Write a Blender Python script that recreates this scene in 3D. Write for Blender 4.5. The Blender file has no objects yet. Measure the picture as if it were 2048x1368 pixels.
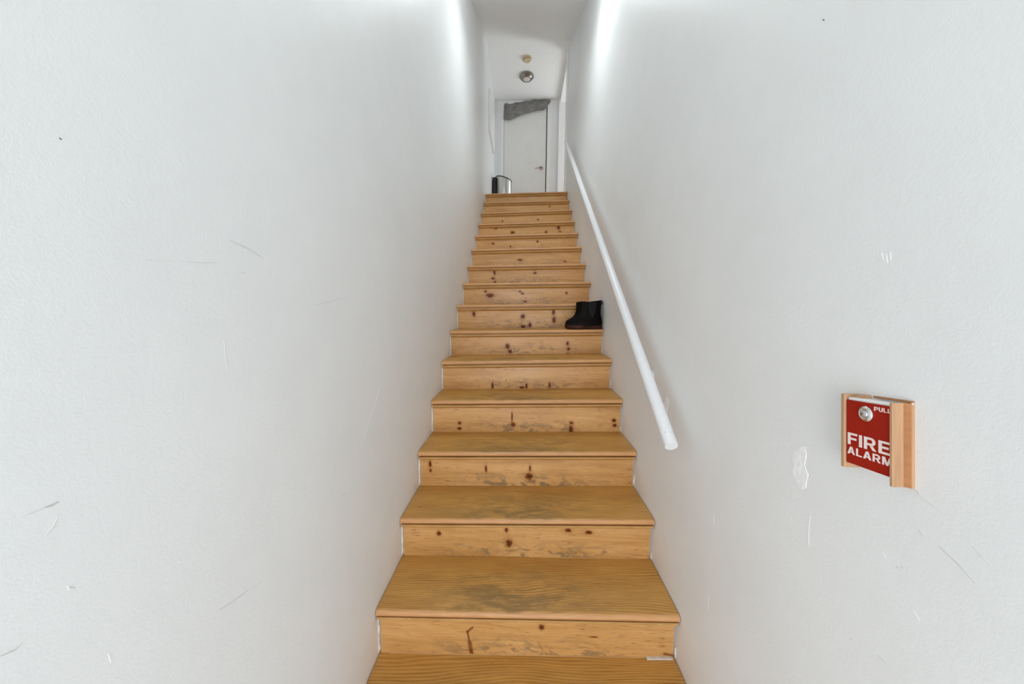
import bpy, bmesh, math, random
from mathutils import Vector, Matrix, noise
random.seed(7)
PI = math.pi
scene = bpy.context.scene
COL = scene.collection

# ------------------------------------------------------------------ camera, world, lights, exposure
CAM_H = 1.5048
yaw, pitch, roll, FPX = .0302, .08823, .010, 720.0
cy, sy, cp, sp, cr, sr = math.cos(yaw), math.sin(yaw), math.cos(pitch), math.sin(pitch), math.cos(roll), math.sin(roll)
right0, fwd0, up0 = Vector((cy, sy, 0)), Vector((-sy, cy, 0)), Vector((0, 0, 1))
fwd, upv = fwd0 * cp - up0 * sp, up0 * cp + fwd0 * sp
rgt, upc = right0 * cr + upv * sr, upv * cr - right0 * sr
cam_data = bpy.data.cameras.new('camera')
cam = bpy.data.objects.new('camera', cam_data); COL.objects.link(cam)
cam.matrix_world = Matrix(((rgt.x, upc.x, -fwd.x, -.0237), (rgt.y, upc.y, -fwd.y, 0), (rgt.z, upc.z, -fwd.z, CAM_H), (0, 0, 0, 1)))
cam_data.sensor_fit = 'HORIZONTAL'; cam_data.sensor_width = 36.0
cam_data.lens = FPX / 2048 * 36.0
cam_data.clip_start = .01; cam_data.clip_end = 100
scene.camera = cam

world = bpy.data.worlds.new('world'); scene.world = world; world.use_nodes = True
bg = world.node_tree.nodes['Background']; bg.inputs[0].default_value = (.80, .88, 1.0, 1); bg.inputs[1].default_value = 1.0

def area(name, loc, rot, sx, szy, power, color, shape='RECTANGLE', spread=PI):
    d = bpy.data.lights.new(name, 'AREA'); d.shape = shape; d.size = sx; d.size_y = szy
    d.energy = power; d.color = color; d.spread = spread
    o = bpy.data.objects.new(name, d); COL.objects.link(o); o.location = loc; o.rotation_euler = rot
    return o
# bright street and sunlit pavement outside the open shop-front entry behind the camera
area('pavement_daylight', (0, -3.9, -.02), (math.radians(180), 0, 0), 3.6, 4.0, 158, (.93, .925, .915))
area('street_daylight', (0, -3.4, 1.45), (math.radians(90), 0, 0), 3.4, 2.9, 164, (.93, .925, .915))
# added fill light inside the side room, brightens the landing and sloped ceiling
sd_ = area('side_room_fill', (1.78, 6.30, 3.70), (0, 0, 0), .7, 1.3, 21, (.84, .93, 1.0))
sd_.rotation_euler = Vector((-.8, -.35, .40)).to_track_quat('-Z', 'Y').to_euler()
STAIR_LAMP = 5.6
GLOW = 23

scene.view_settings.view_transform = 'Standard'; scene.view_settings.look = 'None'
scene.view_settings.gamma = 1.0; scene.view_settings.use_curve_mapping = False
scene.view_settings.exposure = 0.0
scene.cycles.max_bounces = 16; scene.cycles.diffuse_bounces = 12
scene.cycles.use_denoising = True

# ------------------------------------------------------------------ materials
def lin(c):
    return tuple((v / 255 / 12.92) if v / 255 <= .04045 else ((v / 255 + .055) / 1.055) ** 2.4 for v in c) + (1,)
class NT:
    def __init__(s, name):
        s.m = bpy.data.materials.new(name); s.m.use_nodes = True; s.t = s.m.node_tree; s.n = s.t.nodes; s.l = s.t.links
        s.b = s.n['Principled BSDF']
    def new(s, typ, **kw):
        x = s.n.new(typ)
        for k, v in kw.items(): setattr(x, k, v)
        return x
    def put(s, sock, v):
        if isinstance(v, bpy.types.NodeSocket): s.l.new(v, sock)
        else: sock.default_value = v
    def math(s, op, a, b=None, c=None, clamp=False):
        x = s.new('ShaderNodeMath', operation=op, use_clamp=clamp); s.put(x.inputs[0], a)
        if b is not None: s.put(x.inputs[1], b)
        if c is not None: s.put(x.inputs[2], c)
        return x.outputs[0]
    def mix(s, f, a, b, mode='MIX'):
        x = s.new('ShaderNodeMix', data_type='RGBA', blend_type=mode)
        s.put(x.inputs[0], f); s.put(x.inputs[6], a); s.put(x.inputs[7], b); return x.outputs[2]
    def obj(s):
        return s.new('ShaderNodeTexCoord').outputs['Object']
    def mapping(s, v, loc=(0, 0, 0), scale=(1, 1, 1), rot=(0, 0, 0)):
        x = s.new('ShaderNodeMapping'); s.put(x.inputs[0], v); x.inputs[1].default_value = loc; x.inputs[2].default_value = rot; x.inputs[3].default_value = scale
        return x.outputs[0]
    def noise(s, v, scale=1, detail=3, rough=.5, dist=0):
        x = s.new('ShaderNodeTexNoise'); s.put(x.inputs['Vector'], v); x.inputs['Scale'].default_value = scale
        x.inputs['Detail'].default_value = detail; x.inputs['Roughness'].default_value = rough; x.inputs['Distortion'].default_value = dist
        return x.outputs[0]
    def ramp(s, f, *stops):
        x = s.new('ShaderNodeValToRGB'); s.put(x.inputs[0], f); e = x.color_ramp.elements
        while len(e) < len(stops): e.new(.5)
        for i, (p, c) in enumerate(stops): e[i].position = p; e[i].color = c if len(c) == 4 else tuple(c) + (1,)
        return x.outputs[0]
    def smooth(s, v, a, b, to0=0., to1=1.):
        x = s.new('ShaderNodeMapRange', interpolation_type='SMOOTHSTEP'); s.put(x.inputs[0], v)
        x.inputs[1].default_value = a; x.inputs[2].default_value = b; x.inputs[3].default_value = to0; x.inputs[4].default_value = to1
        return x.outputs[0]
    def sep(s, v):
        x = s.new('ShaderNodeSeparateXYZ'); s.put(x.inputs[0], v); return x.outputs
    def bump(s, h, strength=.3, dist=.002):
        x = s.new('ShaderNodeBump'); s.put(x.inputs['Height'], h); x.inputs['Strength'].default_value = strength; x.inputs['Distance'].default_value = dist
        s.l.new(x.outputs[0], s.b.inputs['Normal'])
    def out(s, color, rough=.5, metal=0., spec=.5, coat=0.):
        s.put(s.b.inputs['Base Color'], color); s.put(s.b.inputs['Roughness'], rough); s.b.inputs['Metallic'].default_value = metal
        s.b.inputs['Specular IOR Level'].default_value = spec; s.b.inputs['Coat Weight'].default_value = coat
        return s.m
def plain(name, c, rough=.5, metal=0., spec=.5, var=.06, scale=30, bump=0.):
    t = NT(name); n = t.noise(t.obj(), scale, 4)
    a, b = tuple(v * (1 - var) for v in c[:3]) + (1,), tuple(min(1, v * (1 + var)) for v in c[:3]) + (1,)
    m = t.out(t.ramp(n, (.3, a), (.7, b)), rough, metal, spec)
    if bump: t.bump(n, .5, bump)
    return m
def wall_paint(name, c, dirt=0.04):
    t = NT(name); o = t.obj()
    big = t.noise(o, 1.7, 4, .6); mid = t.noise(o, 9, 3, .55)
    f = t.math('ADD', t.math('MULTIPLY', big, .7), t.math('MULTIPLY', mid, .3))
    dk = tuple(v * (1 - dirt) for v in c[:3]) + (1,)
    col = t.ramp(f, (.35, dk), (.6, c))
    m = t.out(col, .42, 0, .35)
    h = t.math('ADD', t.math('MULTIPLY', t.noise(o, 300, 3, .6), .6), t.math('ADD', t.math('MULTIPLY', t.noise(o, 120, 2, .5), .7), t.math('MULTIPLY', t.noise(o, 5, 2), 1.2)))
    t.bump(h, .35, .0011)
    return m

WALL = (.825, .845, .85, 1)
M_WALL = wall_paint('wall_paint', WALL)
M_CEIL = wall_paint('ceiling_paint', (.875, .885, .885, 1), .02)
M_TRIM = plain('trim_gloss_paint', (.84, .84, .83), .35, var=.02)
M_RAIL = plain('rail_enamel', (.79, .81, .835), .32, var=.02, scale=60, bump=.0004)
M_DOOR = plain('door_paint', (.78, .785, .765), .4, var=.02, scale=6)
M_MARK = {'d': plain('scuff_dark', (.60, .59, .57), .7), 'f': plain('scuff_faint', (.735, .74, .735), .7),
          'w': plain('scuff_white', (.885, .89, .89), .6, var=.02), 'k': plain('nail_hole', (.16, .15, .14), .8)}
M_SPACKLE = plain('spackle', (.895, .90, .91), .75, var=.06, scale=90, bump=.003)
M_CAULK = plain('caulk', (.72, .70, .64), .6, var=.2, scale=40, bump=.002)
M_GAP = plain('gap_shade', (.03, .028, .025), .8)  # near-black colour standing in for the shade inside gaps and holes
M_RED = plain('red_enamel', lin((156, 24, 3)), .5, spec=.25, var=.05, scale=60)
M_LETTER = plain('white_lettering', lin((240, 226, 222)), .5, var=.02)
M_HOUSING = plain('white_plastic', (.86, .86, .87), .4, var=.02)
M_CHROME = plain('chrome', (.74, .75, .75), .16, 1., var=.03)
M_BRONZE = plain('aged_nickel', (.42, .36, .30), .3, 1., var=.1)
M_NICKEL = plain('brushed_nickel', (.30, .28, .25), .22, 1., var=.1)
M_STEEL = plain('stainless_steel', (.60, .59, .57), .24, 1., var=.04, scale=12)
M_BLACK = plain('black_plastic', (.012, .012, .013), .45, var=.2)
M_TAN = plain('detector_plastic', lin((206, 184, 152)), .5, var=.05)
M_LENS = plain('frosted_lens', (.62, .58, .56), .35, var=.02)
M_DARKHOLE = plain('dark_recess', (.05, .045, .03), .8)

def bare_wood(name):
    t = NT(name); o = t.obj()
    n = t.noise(t.mapping(o, scale=(260, 18, 260)), 1, 4, .6); n2 = t.noise(t.mapping(o, scale=(60, 4, 60)), 1, 3, .5)
    f = t.math('ADD', t.math('MULTIPLY', n, .45), t.math('MULTIPLY', n2, .55))
    return t.out(t.ramp(f, (.3, lin((168, 128, 94))), (.55, lin((190, 150, 113))), (.75, lin((202, 164, 128)))), .55)
M_BARE = bare_wood('bare_wood')
M_BAREDARK = plain('groove_wood', lin((166, 112, 66)), .6, var=.12, scale=120)

def cloth_mat():
    t = NT('grey_terry'); o = t.obj()
    n = t.noise(o, 260, 3, .6); w = t.noise(t.mapping(o, scale=(6, 60, 26)), 1, 3)
    c = t.mix(t.smooth(w, .35, .7), (.24, .235, .225, 1), (.34, .335, .32, 1))
    m = t.out(t.mix(t.math('MULTIPLY', n, .5), c, (.16, .155, .15, 1)), .95, 0, .1); t.bump(n, .9, .006); return m
M_CLOTH = cloth_mat()
def leather(name, c, rough):
    t = NT(name); o = t.obj(); n = t.noise(o, 55, 4, .6); s_ = t.noise(o, 14, 3)
    col = t.mix(t.smooth(s_, .5, .75), c, tuple(v * 1.9 for v in c[:3]) + (1,))
    m = t.out(col, rough, 0, .10); t.bump(n, .4, .002); return m
M_BOOT = leather('dark_suede', (.0035, .0025, .0022, 1), .6)
M_SOLE = leather('oxblood_sole', (.030, .009, .006, 1), .38)
M_ELASTIC = plain('black_elastic', (.004, .004, .005), .9)

# pine risers: orange tan with fine dashes along the grain, foot marks near the bottom and each board's own knots
R_LIGHT, R_MID, R_DARK = lin((220, 174, 116)), lin((204, 156, 97)), lin((180, 132, 74))
def riser_mat(k, knots, streaks=()):
    t = NT('pine_riser_%d' % k); o = t.obj(); off = (k * 3.17, k * 1.3, k * 2.71)
    g1 = t.noise(t.mapping(o, off, (2.2, 30, 26)), 1, 4, .6, .6); g2 = t.noise(t.mapping(o, off, (7, 90, 130)), 1, 3, .6)
    bl = t.noise(t.mapping(o, off, (3.5, 5, 7)), 1, 3, .5)
    f = t.math('ADD', t.math('MULTIPLY', g1, .5), t.math('ADD', t.math('MULTIPLY', g2, .25), t.math('MULTIPLY', bl, .25)))
    col = t.ramp(f, (.34, R_DARK), (.5, R_MID), (.66, R_LIGHT))
    xs = t.sep(o)
    # short dark dashes in the grain
    d = t.noise(t.mapping(o, (off[0], 0, off[2] * 2), (20, 30, 230)), 1, 2, .5)
    msk = t.noise(t.mapping(o, off, (6, 6, 14)), 1, 2)
    dash = t.math('MULTIPLY', t.smooth(d, .58, .70), t.smooth(msk, .40, .60))
    col = t.mix(t.math('MULTIPLY', dash, .72), col, lin((104, 64, 30)))
    # grey kick marks low on the board
    kick = t.noise(t.mapping(o, (off[1], off[0], 0), (13, 10, 30)), 1, 4, .65, 1.2)
    low = t.math('MULTIPLY', t.smooth(xs[2], .10, .015), t.smooth(t.math('ABSOLUTE', t.math('SUBTRACT', xs[0], .02)), .50, .12))
    kf = t.math('MULTIPLY', t.math('MULTIPLY', t.smooth(kick, .49, .60), low), .7)
    col = t.mix(kf, col, lin((112, 98, 76)))
    # chipped paint specks
    sp_ = t.noise(t.mapping(o, (off[2], 0, off[1]), (34, 20, 60)), 1, 2, .5)
    col = t.mix(t.math('MULTIPLY', t.smooth(sp_, .765, .80), .6), col, lin((222, 205, 172)))
    wx = t.math('MULTIPLY', t.math('SUBTRACT', t.noise(o, 60, 2), .5), .9)
    kmask = None
    for (x, z, a, b) in knots:
        dx = t.math('MULTIPLY', t.math('SUBTRACT', xs[0], x), 1 / a); dz = t.math('MULTIPLY', t.math('SUBTRACT', xs[2], z), 1 / b)
        dd = t.math('ADD', t.math('SQRT', t.math('ADD', t.math('MULTIPLY', dx, dx), t.math('MULTIPLY', dz, dz))), wx)
        col = t.mix(t.smooth(dd, 1.9, .7, 0, .38), col, lin((158, 98, 44)))
        kc = t.mix(t.smooth(dd, .75, .25), lin((122, 62, 20)), lin((74, 26, 6)))
        kf_ = t.smooth(dd, 1.0, .55, 0, .9)
        col = t.mix(kf_, col, kc); kmask = kf_ if kmask is None else t.math('MAXIMUM', kmask, kf_)
    for pts, w in streaks:
        for (x0, z0), (x1, z1) in zip(pts[:-1], pts[1:]):
            L2 = (x1 - x0) ** 2 + (z1 - z0) ** 2
            px, pz = t.math('SUBTRACT', xs[0], x0), t.math('SUBTRACT', xs[2], z0)
            h = t.math('MULTIPLY', t.math('ADD', t.math('MULTIPLY', px, x1 - x0), t.math('MULTIPLY', pz, z1 - z0)), 1 / L2, clamp=True)
            ex, ez = t.math('SUBTRACT', px, t.math('MULTIPLY', h, x1 - x0)), t.math('SUBTRACT', pz, t.math('MULTIPLY', h, z1 - z0))
            dd = t.math('ADD', t.math('MULTIPLY', t.math('SQRT', t.math('ADD', t.math('MULTIPLY', ex, ex), t.math('MULTIPLY', ez, ez))), 1 / w), wx)
            col = t.mix(t.smooth(dd, 1.1, .3, 0, .85), col, lin((120, 62, 18)))
    t.bump(t.math('ADD', g2, t.math('MULTIPLY', dash, -1)), .25, .001)
    m = t.out(col, t.smooth(bl, .3, .7, .27, .42), 0, .42)
    if kmask is not None: t.put(t.b.inputs['Specular IOR Level'], t.math('MULTIPLY_ADD', kmask, -.3, .42))
    return m
# treads: yellower pine, long growth rings, worn grey in the middle, pinkish bare wood on the nosing
def tread_mat(k):
    t = NT('pine_tread_%d' % k); o = t.obj(); off = (k * 2.37 + .4, k * 1.9, k * 3.3)
    warp = t.noise(t.mapping(o, off, (1.5, 5, 5)), 1, 2, .5)
    xs = t.sep(o)
    y2 = t.math('ADD', xs[1], t.math('MULTIPLY', warp, .11))
    ring = t.math('SINE', t.math('MULTIPLY', y2, 560 + 40 * (k % 4)))
    ring = t.math('MULTIPLY', t.math('ADD', ring, 1), .5)
    g = t.noise(t.mapping(o, off, (9, 160, 160)), 1, 3, .6); bl = t.noise(t.mapping(o, off, (2.5, 9, 9)), 1, 3, .5)
    f = t.math('ADD', t.math('MULTIPLY', ring, .22), t.math('ADD', t.math('MULTIPLY', g, .38), t.math('MULTIPLY', bl, .40)))
    col = t.ramp(f, (.25, lin((150, 98, 40))), (.46, lin((188, 139, 68))), (.70, lin((210, 161, 90))))
    w = t.noise(t.mapping(o, (off[1], off[2], 0), (4.5, 14, 14)), 1, 5, .68, .8)
    w2 = t.noise(t.mapping(o, (off[2], off[0], 0), (16, 75, 75)), 1, 4, .7, .5)
    w = t.math('ADD', t.math('MULTIPLY', w, .62), t.math('MULTIPLY', w2, .38))
    mid = t.math('MULTIPLY', t.smooth(t.math('ABSOLUTE', t.math('ADD', xs[0], .06)), .50, .06), t.smooth(xs[1], .29, .10))
    col = t.mix(t.math('MULTIPLY', t.math('MULTIPLY', t.smooth(w, .41, .58), mid), .66), col, lin((112, 92, 58)))
    sp_ = t.noise(t.mapping(o, off, (30, 60, 60)), 1, 2, .5)
    col = t.mix(t.smooth(sp_, .735, .77, 0, .75), col, lin((72, 50, 28)))
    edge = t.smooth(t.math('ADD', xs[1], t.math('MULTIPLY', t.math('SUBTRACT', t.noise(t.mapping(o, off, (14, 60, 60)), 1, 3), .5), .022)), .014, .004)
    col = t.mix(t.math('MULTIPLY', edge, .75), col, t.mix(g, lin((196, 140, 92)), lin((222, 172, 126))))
    t.bump(t.math('ADD', g, t.math('MULTIPLY', ring, .4)), .25, .001)
    return t.out(col, t.smooth(w, .35, .65, .36, .52), 0, .45)
M_MOULD = [None]
def mould_mat():
    t = NT('pine_moulding'); o = t.obj(); g = t.noise(t.mapping(o, scale=(6, 120, 120)), 1, 4, .6); b = t.noise(t.mapping(o, scale=(5, 5, 5)), 1, 3)
    f = t.math('ADD', t.math('MULTIPLY', g, .5), t.math('MULTIPLY', b, .5))
    c = t.ramp(f, (.35, lin((172, 128, 70))), (.65, lin((206, 160, 98))))
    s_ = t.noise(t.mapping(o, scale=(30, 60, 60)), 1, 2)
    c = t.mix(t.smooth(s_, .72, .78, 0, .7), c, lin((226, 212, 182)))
    return t.out(c, .42)
M_MOULDING = mould_mat()
def floor_mat(name):
    t = NT(name); o = t.obj(); g = t.noise(t.mapping(o, scale=(40, 3, 40)), 1, 4, .6)
    return t.out(t.ramp(g, (.35, lin((158, 108, 52))), (.65, lin((196, 146, 82)))), .4)
M_FLOOR = floor_mat('floor_boards')
M_TILE = plain('entry_floor', (.78, .785, .79), .35, var=.06, scale=4)

# ------------------------------------------------------------------ mesh helpers
def link(name, bm, mat, parent=None, loc=None, smooth=False, bevel=0., seg=2, angle=40):
    me = bpy.data.meshes.new(name)
    bmesh.ops.recalc_face_normals(bm, faces=bm.faces[:])
    bm.to_mesh(me); bm.free()
    mats = mat if isinstance(mat, (list, tuple)) else [mat]
    for m in mats: me.materials.append(m)
    o = bpy.data.objects.new(name, me); COL.objects.link(o)
    if loc is not None: o.location = loc
    if parent is not None: o.parent = parent
    if smooth:
        for p in me.polygons: p.use_smooth = True
        me.set_sharp_from_angle(angle=math.radians(angle))
    if bevel:
        b = o.modifiers.new('bevel', 'BEVEL'); b.width = bevel; b.segments = seg; b.limit_method = 'ANGLE'; b.angle_limit = math.radians(35)
    return o
def box(bm, x0, x1, y0, y1, z0, z1, mi=0):
    v = [bm.verts.new(p) for p in ((x0, y0, z0), (x1, y0, z0), (x1, y1, z0), (x0, y1, z0), (x0, y0, z1), (x1, y0, z1), (x1, y1, z1), (x0, y1, z1))]
    for f in ((0, 3, 2, 1), (4, 5, 6, 7), (0, 1, 5, 4), (1, 2, 6, 5), (2, 3, 7, 6), (3, 0, 4, 7)):
        fc = bm.faces.new([v[i] for i in f]); fc.material_index = mi
    return v
def loft(bm, rings, cap0=True, cap1=True, closed=True, mi=0):
    vs = [[bm.verts.new(p) for p in r] for r in rings]
    n = len(rings[0])
    for a, b in zip(vs[:-1], vs[1:]):
        for i in range(n if closed else n - 1):
            f = bm.faces.new((a[i], a[(i + 1) % n], b[(i + 1) % n], b[i])); f.material_index = mi
    if cap0: bm.faces.new(vs[0][::-1]).material_index = mi
    if cap1: bm.faces.new(vs[-1]).material_index = mi
    return vs
def prism(bm, prof, axis, a, b, mi=0):
    # prof: 2-D points; axis 'x': points (y,z); 'y': (x,z); 'z': (x,y)
    def P(q, t): return {'x': (t, q[0], q[1]), 'y': (q[0], t, q[1]), 'z': (q[0], q[1], t)}[axis]
    return loft(bm, [[P(q, a) for q in prof], [P(q, b) for q in prof]], mi=mi)
def lathe(bm, prof, seg=40, c=(0, 0, 0), cap0=False, cap1=False, mi=0):
    rings = [[(c[0] + r * math.cos(2 * PI * i / seg), c[1] + r * math.sin(2 * PI * i / seg), c[2] + z) for i in range(seg)] for r, z in prof]
    return loft(bm, rings, cap0, cap1, mi=mi)
def tube(bm, pts, r, seg=16, mi=0):
    pts = [Vector(p) for p in pts]; rings = []
    for i, p in enumerate(pts):
        d = (pts[min(i + 1, len(pts) - 1)] - pts[max(i - 1, 0)]).normalized()
        a = Vector((1, 0, 0)) if abs(d.x) < .9 else Vector((0, 1, 0))
        u = d.cross(a).normalized(); w = d.cross(u)
        rr = r[i] if isinstance(r, (list, tuple)) else r
        rings.append([tuple(p + (u * math.cos(2 * PI * k / seg) + w * math.sin(2 * PI * k / seg)) * rr) for k in range(seg)])
    return loft(bm, rings, mi=mi)
def B(): return bmesh.new()
def empty(name, loc, label=None, cat=None, group=None):
    o = bpy.data.objects.new(name, None); COL.objects.link(o); o.location = loc; o.empty_display_size = .1
    return tag(o, label, cat, group)
def tag(o, label=None, cat=None, group=None, kind=None):
    if label: o['label'] = label
    if cat: o['category'] = cat
    if group: o['group'] = group
    if kind: o['kind'] = kind
    return o
def struct(o): o['kind'] = 'structure'; return o

# ------------------------------------------------------------------ the setting
HW = .56                       # half width of the stair corridor
Y_BREAK, Y_BACK, Z_CEIL, Y_FRONT = 5.206, 6.585, 5.125, -1.6
LANDING = 3.095
bm = B(); box(bm, -HW - .12, -HW, Y_FRONT - .15, Y_BACK + .15, -.15, 5.4)
wall_left = struct(link('wall_left', bm, M_WALL))
bm = B()
box(bm, HW, HW + .12, Y_FRONT - .15, 5.42, -.15, 5.4)
box(bm, HW, HW + .12, 5.42, 6.50, 5.05, 5.4)
box(bm, HW, HW + .12, 5.42, 6.50, -.15, LANDING - .05)
box(bm, HW, HW + .12, 6.50, Y_BACK + .15, -.15, 5.4)
wall_right = struct(link('wall_right', bm, M_WALL))
DX0, DX1, DTOP = -.398, .338, 5.025
bm = B()
box(bm, -HW, DX0 - .004, Y_BACK, Y_BACK + .15, LANDING - .3, 5.4)
box(bm, DX1 + .016, HW, Y_BACK, Y_BACK + .15, LANDING - .3, 5.4)
box(bm, DX0 - .004, DX1 + .016, Y_BACK, Y_BACK + .15, DTOP + .006, 5.4)
wall_back = struct(link('wall_back', bm, M_WALL))
bm = B(); box(bm, -HW, HW, Y_FRONT - .15, Y_FRONT, 2.7, 3.6)
wall_front = struct(link('wall_front', bm, M_WALL))
bm = B()
prism(bm, [(Y_FRONT - .15, 3.49), (1.6, 3.49), (Y_BREAK, Z_CEIL), (Y_BACK + .15, Z_CEIL), (Y_BACK + .15, 5.45), (Y_BREAK - .1, 5.45), (1.5, 3.81), (Y_FRONT - .15, 3.81)], 'x', -HW, HW)
ceiling = struct(link('ceiling', bm, M_CEIL))
bm = B(); box(bm, -HW, HW, Y_FRONT - .15, 1.05, -.15, 0)
struct(link('floor', bm, M_TILE))
bm = B(); box(bm, -HW, HW, 5.20, Y_BACK + .15, LANDING - .2, LANDING)
struct(link('floor', bm, M_FLOOR))
bm = B(); box(bm, HW, HW + .12, 5.42, 6.50, LANDING - .05, LANDING)
struct(link('floor', bm, M_FLOOR))

bm = B(); box(bm, HW + .12, 2.3, 5.0, 7.0, LANDING - .2, LANDING)
struct(link('floor', bm, M_FLOOR))
bm = B(); box(bm, HW + .12, 2.3, 5.0, 7.0, 5.2, 5.3)
struct(link('ceiling', bm, M_CEIL))
bm = B(); box(bm, 2.3, 2.4, 5.0, 7.0, LANDING - .2, 5.3); box(bm, HW + .12, 2.4, 4.9, 5.0, LANDING - .2, 5.3); box(bm, HW + .12, 2.4, 7.0, 7.1, LANDING - .2, 5.3)
struct(link('wall_side', bm, M_WALL))
bm = B(); box(bm, -3, 3, -6.2, Y_FRONT - .15, -.35, -.15)
struct(link('floor', bm, M_TILE))

# scuffs, scratches and spackle on the side walls: thin paint-film strips lying on the plaster
MARKS_LEFT = [([(0.6542, 1.6263), (0.6956, 1.6189), (0.7407, 1.6051)], 1.6, 'd'), ([(0.6735, 1.5706), (0.6871, 1.5711)], 5, 'f'), ([(0.5758, 1.5773), (0.5989, 1.5787), (0.6272, 1.5832)], 2, 'f'), ([(0.5017, 1.5704), (0.5758, 1.5773)], 1.5, 'f'), ([(0.9092, 1.5116), (0.989, 1.5237), (1.0804, 1.5364)], 3, 'f'), ([(1.282, 1.1656), (1.3016, 1.189), (1.3219, 1.2149)], 2.5, 'w'), ([(1.2726, 1.1587), (1.2269, 1.1131), (1.1638, 1.055)], 2, 'f'), ([(0.3715, 1.2778), (0.378, 1.2771), (0.3839, 1.2781)], 3, 'd'), ([(0.3699, 1.2462), (0.3763, 1.2505), (0.3811, 1.2602)], 2.5, 'f'), ([(0.3513, 1.2782), (0.3611, 1.2774), (0.3715, 1.2778)], 1.5, 'f'), ([(0.5809, 0.9661), (0.6112, 0.9561), (0.6475, 0.9491)], 1.2, 'd'), ([(0.6475, 0.9491), (0.6875, 0.9359)], 1, 'f'), ([(0.3257, 1.1427), (0.3357, 1.1392), (0.3424, 1.1412)], 1.2, 'd'), ([(0.3856, 1.1705), (0.3896, 1.1654)], 2.2, 'd'), ([(0.3835, 1.1735), (0.3849, 1.1673)], 2.5, 'w'), ([(0.4168, 1.6969), (0.419, 1.6962)], 3, 'k'), ([(0.7987, 0.678), (0.8071, 0.683)], 2.5, 'd'), ([(0.4975, 1.0032), (0.5049, 1.0054)], 1.5, 'f'), ([(1.016, 0.946), (1.0461, 0.9394)], 2, 'd'), ([(0.6278, 1.4463), (0.6284, 1.4236), (0.6326, 1.391)], 2, 'f'), ([(2.4221, 3.0784), (2.4507, 3.0757)], 6, 'd'), ([(0.515, 1.1074), (0.5196, 1.1023)], 2, 'w'), ([(0.3885, 1.145), (0.3977, 1.1488)], 1.2, 'f'), ([(0.8685, 0.5525), (0.8874, 0.5471)], 2, 'f'), ([(1.1992, 0.4938), (1.1943, 0.4825)], 2, 'w'), ([(0.417, 1.0512), (0.4183, 1.0377)], 3, 'w')]
MARKS_RIGHT = [([(0.7831, 2.0829), (0.7778, 2.0771)], 3.2, 'k'), ([(0.617, 1.6038), (0.6133, 1.592)], 5, 'w'), ([(0.6094, 1.601), (0.6063, 1.5863)], 6, 'w'), ([(0.6032, 1.6032), (0.6011, 1.5904)], 4, 'w'), ([(0.7102, 1.0997), (0.7118, 1.0776), (0.7103, 1.0518), (0.7073, 1.0347)], 1.3, 'w'), ([(0.5305, 1.2453), (0.5131, 1.2371), (0.4938, 1.2297)], 0.9, 'f'), ([(0.5196, 1.1906), (0.5137, 1.1845)], 2, 'd'), ([(0.494, 1.1827), (0.471, 1.1739), (0.4511, 1.1621)], 1, 'd'), ([(0.4582, 1.2074), (0.449, 1.2017), (0.4385, 1.1947)], 0.9, 'f'), ([(0.5439, 1.1147), (0.5416, 1.114)], 2.2, 'd'), ([(0.537, 1.1199), (0.5348, 1.1192)], 2.2, 'd'), ([(0.5154, 1.0668), (0.5102, 1.0628), (0.5059, 1.0596)], 2.2, 'w'), ([(1.0583, 0.893), (1.0525, 0.8664)], 4, 'w'), ([(1.0558, 0.6359), (1.0559, 0.6109), (1.0561, 0.5859)], 1.5, 'w'), ([(2.0094, 2.0293), (2.1127, 2.0341), (2.2283, 2.0455)], 2.5, 'f'), ([(1.5159, 2.0857), (1.5043, 2.0698)], 4, 'f'), ([(0.4788, 1.0481), (0.4636, 1.0428), (0.452, 1.0371)], 0.9, 'f'), ([(0.5285, 1.2455), (0.5256, 1.2432)], 2.4, 'd'), ([(1.7016, 1.1093), (1.6792, 1.0979)], 5, 'w'), ([(1.8205, 1.5243), (1.7679, 1.4636)], 2.5, 'f'), ([(0.5905, 1.1515), (0.5668, 1.1647)], 2, 'w'), ([(0.5665, 1.1217), (0.5603, 1.116)], 4, 'w'), ([(0.6052, 0.9345), (0.6032, 0.9336)], 2, 'd'), ([(0.9356, 0.9939), (0.9203, 0.9942)], 3, 'f'), ([(0.5574, 0.9514), (0.5452, 0.9511)], 1, 'f')]
PATCHES = [[(0.7512, 1.226), (0.7384, 1.2331), (0.7283, 1.2359), (0.7363, 1.2254), (0.7328, 1.2173), (0.733, 1.2066), (0.7357, 1.1938), (0.7324, 1.1878), (0.7234, 1.1771), (0.7261, 1.1653), (0.7269, 1.1478), (0.7379, 1.1389), (0.748, 1.1436), (0.7604, 1.1541), (0.7673, 1.1653), (0.7618, 1.1812), (0.7669, 1.1889), (0.7707, 1.1973), (0.7636, 1.2113)], [(1.4773, 1.1292), (1.4577, 1.1405), (1.4499, 1.1611), (1.4238, 1.1533), (1.4265, 1.1343), (1.435, 1.1218), (1.4372, 1.0986), (1.454, 1.1104)]]
def ribbon(pts, w, x, sgn):
    bm = B(); n = len(pts); a = []
    for i, (y, z) in enumerate(pts):
        dy, dz = pts[min(i + 1, n - 1)][0] - pts[max(i - 1, 0)][0], pts[min(i + 1, n - 1)][1] - pts[max(i - 1, 0)][1]
        L = math.hypot(dy, dz) or 1; ny, nz = -dz / L, dy / L
        h = w / 2 * (1 if 0 < i < n - 1 else .45)
        a.append([(x, y + ny * h, z + nz * h), (x, y - ny * h, z - nz * h), (x + sgn * .0004, y - ny * h, z - nz * h), (x + sgn * .0004, y + ny * h, z + nz * h)])
    loft(bm, a); return bm
for pts, w, kd in MARKS_LEFT: link('scratch' if kd == 'w' else 'scuff', ribbon(pts, w * .001, -HW, 1), M_MARK[kd], wall_left)
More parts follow.
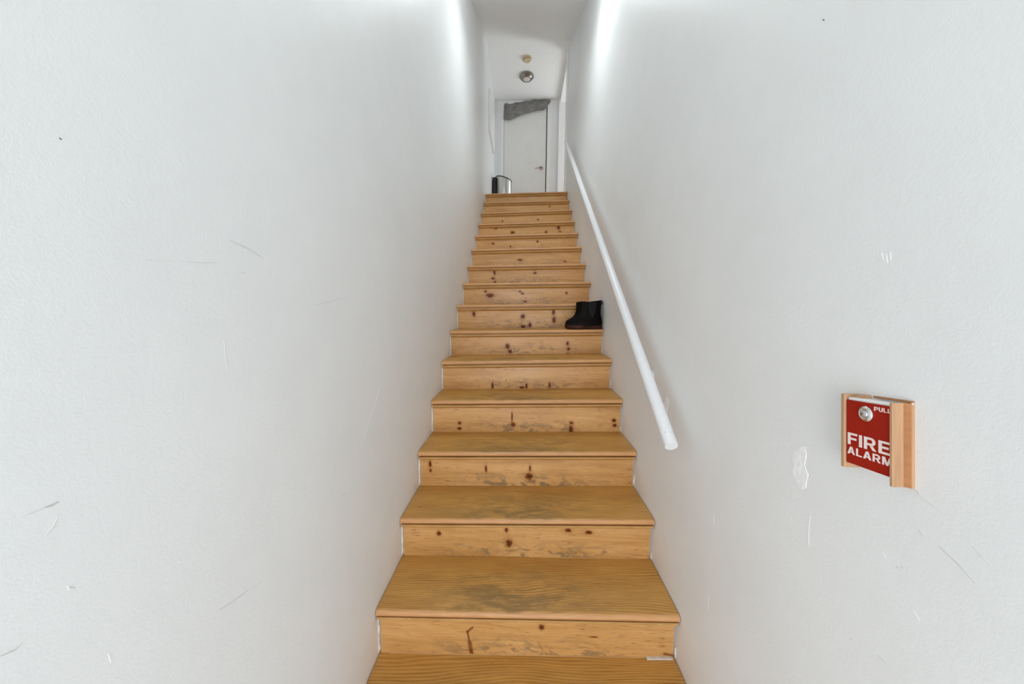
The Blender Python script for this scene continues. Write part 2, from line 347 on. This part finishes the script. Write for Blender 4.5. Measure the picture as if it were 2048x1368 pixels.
for pts, w, kd in MARKS_RIGHT: link('scratch' if kd == 'w' else 'scuff', ribbon(pts, w * .001, HW, -1), M_MARK[kd], wall_right)
for P in PATCHES:
    bm = B(); c = (sum(p[0] for p in P) / len(P), sum(p[1] for p in P) / len(P))
    loft(bm, [[(HW, y, z) for y, z in P], [(HW - .0007, c[0] + (y - c[0]) * .97, c[1] + (z - c[1]) * .97) for y, z in P]])
    tag(link('spackle_patch', bm, M_SPACKLE, wall_right), 'rough white spackle patch')

# ------------------------------------------------------------------ staircase
Y0, RUN, RISE = 1.2240, .27707, .19345
ADJ = {2: (.004, -.003), 5: (.006, .006), 6: (.005, .010), 7: (-.003, -.004), 8: (-.004, -.005), 9: (-.004, -.007), 10: (-.012, -.010), 11: (-.008, 0),
       12: (-.006, .002), 13: (-.012, .001), 14: (-.006, .010), 15: (.007, .011), 16: (.008, .012)}
TILT = .013
stair = empty('staircase', (0, 1.0, 0), 'long straight flight of worn varnished pine stairs between the white walls', 'staircase')
T_UP, T_DN, OVER = .011, -.0105, .030
def zl(k): return k * RISE - TILT + ADJ.get(k, (0, 0))[0]
def zr(k): return k * RISE + TILT + ADJ.get(k, (0, 0))[1]
def ynose(k): return Y0 + RUN * (k - 2)
KNOTS = {2: [(0.0598, 0.3222, 0.0131, 0.0131), (-0.3513, 0.1865, 0.0076, 0.0153), (0.2565, 0.2895, 0.0225, 0.0037)], 3: [(-0.3908, 0.4978, 0.0135, 0.0135), (-0.0861, 0.5235, 0.0112, 0.0134), (-0.0744, 0.4624, 0.018, 0.0247), (0.1881, 0.5294, 0.02, 0.0111), (0.2791, 0.5227, 0.02, 0.0111)], 4: [(-0.5016, 0.6978, 0.0105, 0.0236), (-0.4993, 0.6626, 0.0079, 0.0105), (0.0219, 0.686, 0.0078, 0.0208), (0.0173, 0.6427, 0.026, 0.0234), (-0.2074, 0.6778, 0.0078, 0.0261)], 5: [(-0.395, 0.8314, 0.0149, 0.0119), (-0.3951, 0.7978, 0.0149, 0.0119), (-0.0758, 0.8287, 0.0208, 0.0148), (0.2696, 0.8447, 0.0148, 0.0118), (0.2677, 0.8022, 0.0177, 0.0325), (0.5178, 0.8646, 0.0147, 0.0147), (0.5218, 0.8346, 0.0147, 0.0118), (-0.0822, 0.8741, 0.0059, 0.0415)], 6: [(-0.2223, 0.9993, 0.01, 0.03), (0.0045, 0.9997, 0.01, 0.0266), (0.1569, 1.0123, 0.01, 0.0232), (-0.0287, 0.9924, 0.0233, 0.01)], 7: [(-0.1363, 1.2375, 0.0221, 0.0258), (-0.1175, 1.2006, 0.0185, 0.0185), (0.3037, 1.2654, 0.0147, 0.0183), (0.312, 1.2249, 0.0147, 0.0147), (0.3094, 1.1805, 0.0147, 0.0184), (-0.5555, 1.2022, 0.0074, 0.0185)], 8: [(-0.4223, 1.4707, 0.0203, 0.0365), (-0.0239, 1.3738, 0.0324, 0.0202), (0.22, 1.4933, 0.0201, 0.0362), (0.2253, 1.4291, 0.0242, 0.0403), (-0.0249, 1.4546, 0.0283, 0.0323), (0.0325, 1.3866, 0.0202, 0.0364)], 9: [(-0.3185, 1.6317, 0.053, 0.0309), (-0.3584, 1.6664, 0.0221, 0.0132), (-0.0542, 1.6689, 0.0176, 0.0132), (-0.032, 1.6516, 0.0176, 0.0132), (0.3533, 1.6593, 0.0175, 0.0175), (-0.0091, 1.5819, 0.0264, 0.0132)], 10: [(-0.3021, 1.8607, 0.0191, 0.0334), (-0.3161, 1.8041, 0.0286, 0.0143), (-0.2968, 1.7712, 0.0191, 0.0143), (0.0836, 1.8587, 0.0238, 0.0143), (0.0831, 1.8868, 0.0285, 0.0095)], 11: [(-0.0633, 2.0173, 0.041, 0.0154), (0.3961, 2.0049, 0.0204, 0.0102)], 12: [(-0.3648, 2.2318, 0.022, 0.0165), (-0.1722, 2.2004, 0.0165, 0.0137), (0.1227, 2.2554, 0.0191, 0.0164)], 13: [(-0.1606, 2.4089, 0.0351, 0.0234), (-0.3541, 2.4539, 0.0234, 0.0146), (0.2299, 2.4159, 0.0233, 0.0175), (0.374, 2.4675, 0.0291, 0.0349), (0.3924, 2.4221, 0.0233, 0.0116)], 14: [(-0.295, 2.6063, 0.0155, 0.0124), (0.1447, 2.6255, 0.0186, 0.0124)], 15: [(0.3023, 2.8592, 0.0196, 0.0131)]}
STREAKS = {2: [([(-.200, .310), (-.219, .292), (-.211, .250)], .006), ([(-.211, .250), (-.205, .215), (-.194, .178)], .0105), ([(.52, .232), (.556, .226)], .007)]}
def lerp(a, b, t): return a + (b - a) * t
NX = 28
for k in range(1, 17):
    yn, zm = ynose(k), (zl(k) + zr(k)) / 2
    depth = RUN + OVER + .02 if k < 16 else .13
    # tread with a rounded, slightly chewed nosing
    rings = []
    for i in range(NX + 1):
        t = i / NX; x = lerp(-.5565, .5565, t); z = lerp(zl(k), zr(k), (x + .56) / 1.12) - zm
        w1 = (noise.noise(Vector((x * 9, k * 5.1, 0))) + .5 * noise.noise(Vector((x * 31, k * 7.7, 3)))) * .0022
        w2 = noise.noise(Vector((x * 13, k * 3.3, 9))) * .0014
        prof = [(depth, T_DN), (depth, T_UP), (.016, T_UP), (.008 + w1, T_UP - .0012 + w2), (.0025 + w1, T_UP - .006 + w2), (.0 + w1 * .6, T_UP - .011), (.0004, T_DN + .006), (.0018, T_DN + .0015), (.0045, T_DN)]
        rings.append([(x, y, z + q) for y, q in prof])
    bm = B(); loft(bm, rings)
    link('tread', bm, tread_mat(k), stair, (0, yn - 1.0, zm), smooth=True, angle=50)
    # riser board
    zb = (zl(k - 1) + zr(k - 1)) / 2 + T_UP if k > 1 else 0
    zbl, zbr = (zl(k - 1) + T_UP, zr(k - 1) + T_UP) if k > 1 else (0, 0)
    yf = yn + OVER
    bm = B(); hw = .552
    vs = []
    for y in (0, .02):
        vs.append([(-hw, y, zbl - zb), (hw, y, zbr - zb), (hw, y, zr(k) + T_DN - zb), (-hw, y, zl(k) + T_DN - zb)])
    loft(bm, vs)
    kf = 1 if k < 8 else .82
    kn = [(x, z - zb, a * kf, b * kf) for x, z, a, b in KNOTS.get(k, [])]
    st = [([(x, z - zb) for x, z in p], w) for p, w in STREAKS.get(k, [])]
    link('riser', bm, riser_mat(k, kn, st), stair, (0, yf - 1.0, zb), bevel=.001)
    # small moulding tucked under the nosing
    bm = B(); rings = []
    for i in range(9):
        x = lerp(-.5535, .5535, i / 8); z = lerp(zl(k), zr(k), (x + .56) / 1.12) + T_DN - zm
        h = .0300 + .0015 * noise.noise(Vector((x * 6, k * 2.2, 4)))
        rings.append([(x, OVER, z), (x, .0275, z), (x, .0275, z - .0080), (x, .0062, z - .0082), (x, .0046, z - .0100), (x, .0046, z - .0155), (x, .0075, z - .0185), (x, .0130, z - h * .76), (x, .0195, z - h * .90), (x, .0260, z - h), (x, OVER, z - h)])
    loft(bm, rings)
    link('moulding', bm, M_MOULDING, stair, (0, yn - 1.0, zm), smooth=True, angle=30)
    # caulk beads where the riser meets each wall, lumpy and broken
    for sgn, zA, zB in ((-1, zbl, zl(k) + T_DN), (1, zbr, zr(k) + T_DN)):
        if k == 1: continue
        rings = []; lo, hi = (zA + .001, zB - .002)
        if sgn > 0: hi = lerp(lo, hi, random.uniform(.15, .5))
        elif k > 9: hi = lerp(lo, hi, random.uniform(.3, .9))
        for i in range(9):
            z = lerp(lo, hi, i / 8); w = (.0052 + .0035 * noise.noise(Vector((k * 3.1, z * 40, sgn)))) * (.75 if sgn > 0 else 1) * (.4 if i in (0, 8) else 1)
            rings.append([(sgn * .5598, -.004, z), (sgn * (.5598 - w), -.0035, z), (sgn * (.5598 - w), 0, z), (sgn * .5598, 0, z)])
        bm = B(); loft(bm, rings)
        link('caulk_bead', bm, M_CAULK, stair, (0, yf - 1.0, 0))
# loose white sliver at the right end of the bottom tread in view
bm = B(); z = zr(1) + T_UP - .0005
loft(bm, [[(.452, y, q) for y, q in ((0, z), (.012, z), (.012, z + .004), (0, z + .004))], [(.549, y, q + .0015) for y, q in ((.003, z - .001), (.012, z), (.012, z + .004), (.003, z + .004))]])
tag(link('paint_sliver', bm, M_CAULK, stair, (0, Y0 + OVER - .0125 - 1.0, 0)), 'white painted sliver of wood')
# narrow bead of white paint along the foot of two boards
for k, x0, x1 in ((3, .02, .50), (6, -.45, .12), (2, -.52, .5)):
    a = (x0 + .56) / 1.12; b = (x1 + .56) / 1.12; h = .0018
    za, zb_ = lerp(zl(k - 1), zr(k - 1), a) + T_UP, lerp(zl(k - 1), zr(k - 1), b) + T_UP
    bm = B(); loft(bm, [[(x0, -.003, za), (x0, 0, za), (x0, 0, za + h), (x0, -.001, za + h)], [(x1, -.003, zb_), (x1, 0, zb_), (x1, 0, zb_ + h), (x1, -.001, zb_ + h)]])
    link('caulk_bead', bm, M_MOULDING, stair, (0, ynose(k) + OVER - 1.0, 0))

# ------------------------------------------------------------------ handrail
A, Zr = Vector((.49, 1.214, 1.045)), Vector((.49, 4.777, 3.630))
dr = (Zr - A).normalized()
rail = empty('handrail', A, 'white painted round pipe handrail sloping up the right wall', 'handrail')
bm = B(); tube(bm, [Vector((0, 0, 0)) , dr * .004, dr * .006, (Zr - A) * .33, (Zr - A) * .66, Zr - A], [.0212, .0224, .0228, .0228, .0228, .0228], 32)
link('pipe', bm, M_RAIL, rail, smooth=True, angle=50)
nrm = Vector((0, -dr.z, dr.y))
for ty in (1.62, 3.30, 4.62):
    f = (ty - A.y) / (Zr.y - A.y); p = (Zr - A) * f
    bm = B(); tube(bm, [p + Vector((.0, 0, -.020)), p + Vector((.010, 0, -.075)), p + Vector((.034, 0, -.116)), p + Vector((.066, 0, -.122))], .0065, 12)
    br = link('bracket', bm, M_RAIL, rail, smooth=True)
    bm = B(); rings = [[(p.x + xx, p.y + r * math.cos(2 * PI * i / 28), p.z - .122 + r * math.sin(2 * PI * i / 28)) for i in range(28)] for xx, r in ((.0699, .022), (.067, .022), (.0655, .019), (.061, .010))]
    loft(bm, rings); link('mounting_plate', bm, M_RAIL, br, smooth=True)
    for ss in (-1, 1):
        q = p + Vector((.0672, ss * .015, -.122 - ss * .0)); bm = B()
        loft(bm, [[(q.x - xx, q.y + r * math.cos(2 * PI * i / 10), q.z + r * math.sin(2 * PI * i / 10)) for i in range(10)] for xx, r in ((0, .005), (.0022, .0048), (.0035, .002))])
        link('screw', bm, M_TRIM, br)
bm = B(); q = dr * .045 - Vector((.0229, 0, 0)) * .55 + nrm * .0185
bmesh.ops.create_icosphere(bm, subdivisions=1, radius=.0016, matrix=Matrix.Translation(q)); link('pin_hole_shade', bm, M_GAP, rail)

# ------------------------------------------------------------------ fire alarm pull station on the right wall
alarm = empty('fire_alarm', (HW, .585, 1.3065), 'red fire alarm pull station between bare wood strips on right wall', 'fire alarm')
base = Matrix(((0, 0, -1), (-1, 0, 0), (0, 1, 0))).to_4x4()
alarm.matrix_world = Matrix.Translation((HW, .585, 1.3065)) @ base @ Matrix.Rotation(math.radians(5.8), 4, 'Z')
bm = B(); box(bm, -.038, .0395, -.0545, .0590, .0, .0215)
link('housing', bm, M_HOUSING, alarm, bevel=.002)
bm = B(); box(bm, -.0376, .0392, -.0528, .0548, .0215, .0245)
plate = link('front_plate', bm, M_RED, alarm, bevel=.0012)
plate['label'] = 'red enamel front plate'
PZ = .0245
# bare wood strips each side, profiled like door stop
bm = B(); prism(bm, [(-.0462, 0), (-.038, 0), (-.038, .0245), (-.0395, .0268), (-.0448, .0268), (-.0462, .0255)], 'y', -.0620, .0640)
tag(link('wood_strip', bm, M_BARE, alarm, bevel=.0006), 'narrow bare wood strip at far side')
bm = B(); prof = [(.0395, 0), (.0482, 0), (.0482, .0046), (.0476, .0054), (.0426, .0100), (.0426, .0112), (.0436, .0120), (.0436, .0272), (.0428, .0280), (.0395, .0280)]
prism(bm, prof, 'y', -.0645, .0610)
for f in bm.faces:
    c = f.calc_center_median()
    if .0048 < c.z < .0118 and c.x > .0415 and abs(f.normal.y) < .5: f.material_index = 1
tag(link('wood_strip', bm, [M_BARE, M_BAREDARK], alarm), 'wide stepped bare wood strip at near side')
bm = B(); box(bm, -.012, .0478, .0615, .0645, 0, .0040)
tag(link('wood_strip', bm, M_BAREDARK, alarm, bevel=.0005), 'thin dark wood strip along the top')
bm = B(); loft(bm, [[(-.036, .0591, .0), (-.017, .0592, .0), (-.021, .0591, .014), (-.036, .0591, .020)], [(-.033, .0645, .001), (-.019, .0652, .001), (-.025, .0632, .009), (-.033, .0615, .015)]])
link('wood_chip', bm, M_BARE, alarm)
bm = B(); box(bm, .0445, .0487, .0590, .0622, .001, .004)
link('paint_smear', bm, M_CAULK, alarm, bevel=.001)
bm = B(); lathe(bm, [(.0124, 0), (.0124, .0016), (.0114, .0030), (.0088, .0042), (.0056, .0036), (.0050, .0046), (.0048, .0060), (.0030, .0067)], 40, cap0=True, cap1=True)
knob = link('round_lock', bm, M_CHROME, alarm, (-.0015, .0365, PZ), smooth=True, angle=35)
knob['label'] = 'round chrome lock disc'
bm = B(); box(bm, -.0024, .0024, -.0006, .0006, .0064, .0070)
ks = link('key_slot_shade', bm, M_GAP, knob); ks.rotation_euler = (0, 0, .6)
def glyph(ch):
    # bold grotesque capitals: convex quads in a cell of cap height 1, returned with the advance width
    t, q = .215, []
    R_ = lambda x0, y0, x1, y1: q.append([(x0, y0), (x1, y0), (x1, y1), (x0, y1)])
    def arc(cx, cy_, rx, ry, a0, a1, tx, ty, n=10):
        for k in range(n):
            p0, p1 = a0 + (a1 - a0) * k / n, a0 + (a1 - a0) * (k + 1) / n
            f = lambda a, o: (cx + (rx - (tx if o else 0)) * math.cos(a), cy_ + (ry - (ty if o else 0)) * math.sin(a))
            q.append([f(p0, 0), f(p1, 0), f(p1, 1), f(p0, 1)])
    if ch == 'I': R_(0, 0, t, 1); w = t
    elif ch == 'L': R_(0, 0, t, 1); R_(0, 0, .66, .18); w = .66
    elif ch in 'FE':
        R_(0, 0, t, 1); R_(0, .82, .70, 1); R_(0, .42, .64, .60); w = .70
        if ch == 'E': R_(0, 0, .73, .18); w = .73
    elif ch in 'PR':
        R_(0, 0, t, 1); R_(0, .82, .48, 1); R_(0, .36 if ch == 'R' else .33, .48, .54 if ch == 'R' else .51)
        c0 = .68 if ch == 'R' else .665; arc(.48, c0, .30, 1 - c0, -PI / 2, PI / 2, t, .18); w = .78
        if ch == 'R': q.append([(.36, .40), (.57, .40), (.84, 0), (.59, 0)]); w = .84
    elif ch == 'U':
        R_(0, .32, t, 1); R_(.56, .32, .56 + t, 1); arc(.3875, .34, .3875, .36, PI, 2 * PI, t, .185, 14); w = .775
    elif ch == 'A':
        q.append([(0, 0), (.235, 0), (.545, 1), (.32, 1)]); q.append([(.65, 0), (.885, 0), (.565, 1), (.34, 1)]); R_(.20, .20, .69, .37); w = .885
    elif ch == 'M':
        R_(0, 0, .2, 1); R_(.78, 0, .98, 1); q.append([(0, 1), (.30, 1), (.58, 0), (.40, 0)]); q.append([(.98, 1), (.68, 1), (.40, 0), (.58, 0)]); w = .98
    return q, w
def lettering(body, u, v, cap, width):
    polys, x = [], 0.
    for ch in body:
        q, w = glyph(ch); polys.append([[(px + x, py) for px, py in p] for p in q]); x += w + .13
    k = width / (x - .13); bm = B()
    for letter in polys:
        for n, p in enumerate(letter):
            h = .00026 + .000004 * (n % 5)
            loft(bm, [[(a * k, b * cap, 0) for a, b in p], [(a * k, b * cap, h) for a, b in p]])
    o = link('lettering', bm, M_LETTER, plate, (u, v, PZ + .00002))
    o['label'] = 'white letters reading ' + body
lettering('FIRE', -.0345, -.0205, .0200, .0715)
lettering('ALARM', -.0350, -.0366, .0126, .0750)
lettering('PULL', .0118, .0440, .0066, .0268)

# ------------------------------------------------------------------ back door at the landing
door = bpy.data.objects.new('door_1', None); COL.objects.link(door); door.location = (0, Y_BACK, LANDING); struct(door)
bm = B(); box(bm, DX0, DX1, .012, .055, .012, DTOP - LANDING)
panel = link('door_panel', bm, M_DOOR, door, bevel=.002)
bm = B()
DH = DTOP - LANDING
box(bm, DX0 - .062, DX0 - .003, -.018, 0, 0, DH + .070); box(bm, DX1 + .014, DX1 + .094, -.018, 0, 0, DH + .070); box(bm, DX0 - .003, DX1 + .014, -.018, 0, DH + .005, DH + .070)
link('door_casing', bm, M_TRIM, door, bevel=.003)
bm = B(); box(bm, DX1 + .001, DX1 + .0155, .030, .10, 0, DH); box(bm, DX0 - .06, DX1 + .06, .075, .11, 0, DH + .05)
link('gap_shade_fill', bm, M_GAP, door)  # dark strip and backing painted in as the shade of the door-edge gap
hz = 4.000 - LANDING
bm = B(); rings = [[(.262 + r * math.cos(2 * PI * i / 28), y, hz + r * math.sin(2 * PI * i / 28)) for i in range(28)] for y, r in ((.012, .034), (.004, .034), (0, .029), (-.004, .014), (-.030, .011))]
loft(bm, rings)
hd = link('door_handle', bm, M_BRONZE, panel, smooth=True, angle=40)
bm = B(); tube(bm, [(.262, -.026, hz), (.245, -.036, hz), (.215, -.038, hz - .004), (.180, -.034, hz - .016), (.150, -.030, hz - .022)], [.010, .010, .0085, .007, .006], 14)
link('lever', bm, M_BRONZE, hd, smooth=True)

# doorway in the right wall of the landing: casing strip, jamb, closed white door set deep
door2 = bpy.data.objects.new('door_2', None); COL.objects.link(door2); door2.location = (HW, 5.96, LANDING); struct(door2)
bm = B()
box(bm, 0, .12, .515, .54, 0, 1.955); box(bm, 0, .12, -.54, -.525, 0, 1.955); box(bm, 0, .12, -.525, .515, 1.935, 1.955)
link('door_jamb', bm, M_TRIM, door2, bevel=.002)
bm = B(); box(bm, -.018, 0, -.66, -.545, 0, 2.03); box(bm, -.018, 0, .515, .605, 0, 2.03)
link('door_casing', bm, M_TRIM, door2, bevel=.003)

# ------------------------------------------------------------------ grey cloth hung over the top of the back door
def cloth():
    # outline of the lower and upper edge, left to right, in the plane of the door
    top = [(-.400, 5.030), (-.392, 5.062), (-.30, 5.055), (-.18, 5.075), (-.02, 5.100), (.12, 5.115), (.24, 5.122), (.31, 5.116), (.375, 5.118), (.405, 5.095)]
    bot = [(-.405, 4.795), (-.380, 4.800), (-.30, 4.795), (-.20, 4.835), (-.09, 4.885), (.03, 4.915), (.13, 4.935), (.19, 4.955), (.275, 4.955), (.315, 4.985)]
    nu, nv = 64, 18
    def ev(P, t):
        f = t * (len(P) - 1); i = min(int(f), len(P) - 2); g = f - i
        return lerp(P[i][0], P[i + 1][0], g), lerp(P[i][1], P[i + 1][1], g)
    front, back = [], []
    for i in range(nu + 1):
        t = i / nu; a, b = ev(top, t), ev(bot, t); fr, bk = [], []
        for j in range(nv + 1):
            s = j / nv
            x, z = lerp(b[0], a[0], s), lerp(b[1], a[1], s)
            fold = .011 * math.sin(x * 38 + s * 2.6) + .009 * noise.noise(Vector((x * 14, z * 20, 1))) + .006 * noise.noise(Vector((x * 50, z * 26, 5)))
            bulge = .040 * math.sin(PI * min(1, .10 + s * .86)) ** .7
            y = -.022 - bulge - max(-.008, fold)
            fr.append((x + .008 * noise.noise(Vector((z * 30, x * 3, 2))), y, z + .005 * noise.noise(Vector((x * 30, 3, z * 8)))))
            bk.append((x, -.0195, z))
        front.append(fr); back.append(bk)
    rings = [f + b[::-1] for f, b in zip(front, back)]
    bm = B(); loft(bm, rings)
    return bm
bm = cloth()
t_ = link('towel', bm, M_CLOTH, None, (0, Y_BACK, 0), smooth=True, angle=60)
tag(t_, 'crumpled grey towel stuffed over the top of the white landing door', 'towel')

# ------------------------------------------------------------------ white board fixed to the left wall of the landing
bd = empty('wall_board', (-HW, 5.85, 4.08), 'flat white board fixed to the left wall beside landing door', 'board')
bm = B(); box(bm, 0, .030, -.42, .36, 0, .58); link('board_face', bm, M_TRIM, bd, bevel=.003)

# ------------------------------------------------------------------ step bin on the landing
binx, biny, binz = -.372, 6.15, LANDING
can = empty('trash_can', (binx, biny, binz), 'round stainless steel step bin with black rim on the landing', 'trash can')
RB = .132
def zt(x): return .560 - .27 * x
seg = 56
ring = lambda r, zf: [(r * math.cos(2 * PI * i / seg), r * math.sin(2 * PI * i / seg), zf(r * math.cos(2 * PI * i / seg))) for i in range(seg)]
bm = B(); loft(bm, [ring(RB, lambda x: .022), ring(RB, lambda x: .3), ring(RB, lambda x: zt(x) - .010)], True, True)
link('body', bm, M_STEEL, can, smooth=True, angle=50)
bm = B(); loft(bm, [ring(RB + .003, lambda x: 0), ring(RB + .003, lambda x: .022), ring(RB - .004, lambda x: .0235)], True, True)
link('base_ring', bm, M_BLACK, can, smooth=True, angle=50)
bm = B(); loft(bm, [ring(RB - .003, lambda x: zt(x) - .013), ring(RB + .004, lambda x: zt(x) - .011), ring(RB + .005, lambda x: zt(x) - .002), ring(RB + .001, lambda x: zt(x) + .004), ring(RB - .006, lambda x: zt(x) + .003)], True, True)
link('lid_rim', bm, M_BLACK, can, smooth=True, angle=50)
bm = B(); loft(bm, [ring(RB - .006, lambda x: zt(x) + .003), ring(RB * .75, lambda x: zt(x) + .016), ring(RB * .35, lambda x: zt(x) + .023)], True, True)
link('lid', bm, M_STEEL, can, smooth=True, angle=50)
bm = B(); box(bm, -.180, -.118, -.075, .075, .0, .575); link('hinge_housing', bm, M_BLACK, can, bevel=.018, seg=4)
bm = B(); box(bm, RB - .01, RB + .045, -.035, .035, .010, .022); link('pedal', bm, M_BLACK, can, bevel=.004)

# ------------------------------------------------------------------ ankle boots on the seventh step
def boot(name, loc, rz, s, label, roughtop, sz=1.0):
    e = empty(name, loc, label, 'boot', 'pair of dark ankle boots'); e.rotation_euler = (0, 0, rz)
    # local frame: toe towards -x, heel at +x ; sole outline
    def outline(xt, xh, w, z, n=36, sq=2.4, waist=0., taper=.0, dz=None):
        pts = []; cx, a = (xt + xh) / 2, (xh - xt) / 2
        for i in range(n):
            th = 2 * PI * i / n; c, s_ = math.cos(th), math.sin(th)
            x = cx + a * math.copysign(abs(c) ** (2 / sq), c); y = w * math.copysign(abs(s_) ** (2 / sq), s_)
            u = (x - xt) / (xh - xt)
            y *= 1 - waist * math.exp(-((u - .62) / .16) ** 2) - taper * max(0, u - .6)
            zz = z + (dz(u) if dz else 0)
            pts.append((x * s, y * s, zz * s))
        return pts
    L = .262
    sole_rings = [outline(0 + .012, L - .004, .041, 0, waist=.22, taper=.25), outline(.003, L, .0445, .006, waist=.2, taper=.25), outline(0, L, .0455, .022, waist=.18, taper=.25), outline(.004, L - .003, .0425, .029, waist=.16, taper=.22)]
    bm = B(); loft(bm, sole_rings); so = link('sole', bm, M_SOLE, e, smooth=True, angle=55)
    so['label'] = 'dark oxblood welted sole'
    tw = lambda u: 0
    prof = [(.024, .008, L - .004, .0405), (.036, .006, L - .001, .0415), (.050, .010, L + .000, .0405), (.062, .026, L - .002, .0385), (.074, .050, L - .005, .0365), (.086, .066, L - .008, .0355), (.098, .076, L - .011, .0365), (.112, .082, L - .013, .0390), (.130, .085, L - .013, .0420), (.150, .086, L - .012, .0440), (.172, .086, L - .010, .0455)]
    rings = [outline(a, b, w, z, sq=2.15, taper=.12 if z < .09 else 0) for z, a, b, w in prof]
    top = lambda u: .016 * (u - .45) - .008 * math.exp(-((u - .5) / .2) ** 2) + roughtop * math.sin(u * 5)
    rings.append(outline(.086, L - .008, .0465, .192, sq=2.15, dz=top))
    rings.append(outline(.090, L - .012, .0425, .193, sq=2.15, dz=top))
    rings.append(outline(.093, L - .016, .040, .150, sq=2.15)); rings.append(outline(.105, L - .02, .036, .06, sq=2.15))
    bm = B(); loft(bm, rings)
    up_ = link('upper', bm, M_BOOT, e, smooth=True, angle=70)
    for sd in (-1, 1):
        bm = B(); o_ = []
        for z, hw_, yy in ((.085, .006, .0372), (.11, .018, .0400), (.14, .024, .0440), (.17, .026, .0465), (.186, .027, .0475)):
            o_.append([((.182 - hw_) * s, sd * (yy + .0004) * s, z * s), ((.182 + hw_) * s, sd * (yy + .0004) * s, z * s), ((.182 + hw_) * s, sd * (yy - .006) * s, z * s), ((.182 - hw_) * s, sd * (yy - .006) * s, z * s)])
        loft(bm, o_)
        link('elastic_gusset', bm, M_ELASTIC, e)
    bm = B(); tube(bm, [((L - .008) * s, 0, .170 * s), ((L - .004) * s, 0, .186 * s), ((L - .005) * s, 0, .196 * s), ((L - .010) * s, 0, .196 * s), ((L - .012) * s, 0, .185 * s)], .003 * s, 8)
    link('pull_tab', bm, M_BOOT, e, smooth=True)
    e.scale = (1, 1, sz)
    return e
zb7 = lambda x: lerp(zl(7), zr(7), (x + .56) / 1.12) + T_UP
boot('ankle_boot', (.288, 2.660, zb7(.42)), 0, 1.02, 'dark ankle boot at front of stair, toe pointing left', .0, 1.03)
boot('ankle_boot', (.293, 2.764, zb7(.42)), 0, .985, 'dark ankle boot mostly hidden behind its twin on the stair', .004, 1.085)

# ------------------------------------------------------------------ ceiling fittings
cl = empty('ceiling_light', (-.017, 5.918, Z_CEIL), 'round nickel flush ceiling light with frosted centre, near landing door', 'ceiling light')
bm = B(); lathe(bm, [(.100, 0), (.109, -.004), (.112, -.016), (.108, -.026), (.094, -.034), (.090, -.046), (.078, -.056), (.066, -.059), (.058, -.057)], 56, cap0=True)
link('metal_ring', bm, M_NICKEL, cl, smooth=True, angle=25)
bm = B(); lathe(bm, [(.059, -.050), (.057, -.058), (.040, -.066), (.015, -.070)], 48, cap0=True, cap1=True)
link('lens', bm, M_LENS, cl, smooth=True, angle=60)
sd = empty('smoke_detector', (-.015, 5.53, Z_CEIL), 'small round yellowed smoke detector on the upper ceiling', 'smoke detector')
bm = B(); lathe(bm, [(.066, 0), (.067, -.008), (.064, -.018), (.058, -.022), (.056, -.034), (.046, -.042), (.024, -.045)], 44, cap0=True, cap1=True)
link('body', bm, M_TAN, sd, smooth=True, angle=30)
bm = B()
for i in range(16):
    a = 2 * PI * i / 16; ca, sa = math.cos(a), math.sin(a)
    bmesh.ops.create_cube(bm, size=1, matrix=Matrix.Translation((.0572 * ca, .0572 * sa, -.028)) @ Matrix.Rotation(a, 4, 'Z') @ Matrix.Diagonal((.003, .012, .006, 1)))
tag(link('vent_slots', bm, M_DARKHOLE, sd), kind='stuff')
bm = B(); bmesh.ops.create_icosphere(bm, subdivisions=2, radius=.006, matrix=Matrix.Translation((.022, -.012, -.044))); link('indicator', bm, M_DARKHOLE, sd)
# the lit drum fitting that hangs from the lower ceiling just above the picture
LX, LY, LZ = .07, 2.86, 3.99
sl = empty('ceiling_light', (LX, LY, LZ), 'lit white drum ceiling light hanging over the lower stairs', 'ceiling light')
bm = B(); lathe(bm, [(.06, .14), (.06, .092), (.012, .088), (.012, .07)], 32, cap0=True); lathe(bm, [(.012, .072), (.118, .070), (.120, .066), (.120, .060)], 48); link('metal_stem', bm, M_NICKEL, sl, smooth=True, angle=30)
def emit(name, c, s):
    t = NT(name); t.out(c, .4); t.b.inputs['Emission Color'].default_value = c; t.b.inputs['Emission Strength'].default_value = s; return t.m
bm = B(); lathe(bm, [(.110, .060), (.118, .055), (.118, 0), (.110, -.004)], 48, cap1=True); link('drum_shade', bm, emit('lit_shade', (.90, .97, 1, 1), GLOW), sl, smooth=True, angle=30)
lamp = area('stair_lamp', (0, 0, -.012), (0, 0, 0), .20, .20, STAIR_LAMP, (.90, .97, .99), 'DISK'); lamp.parent = sl
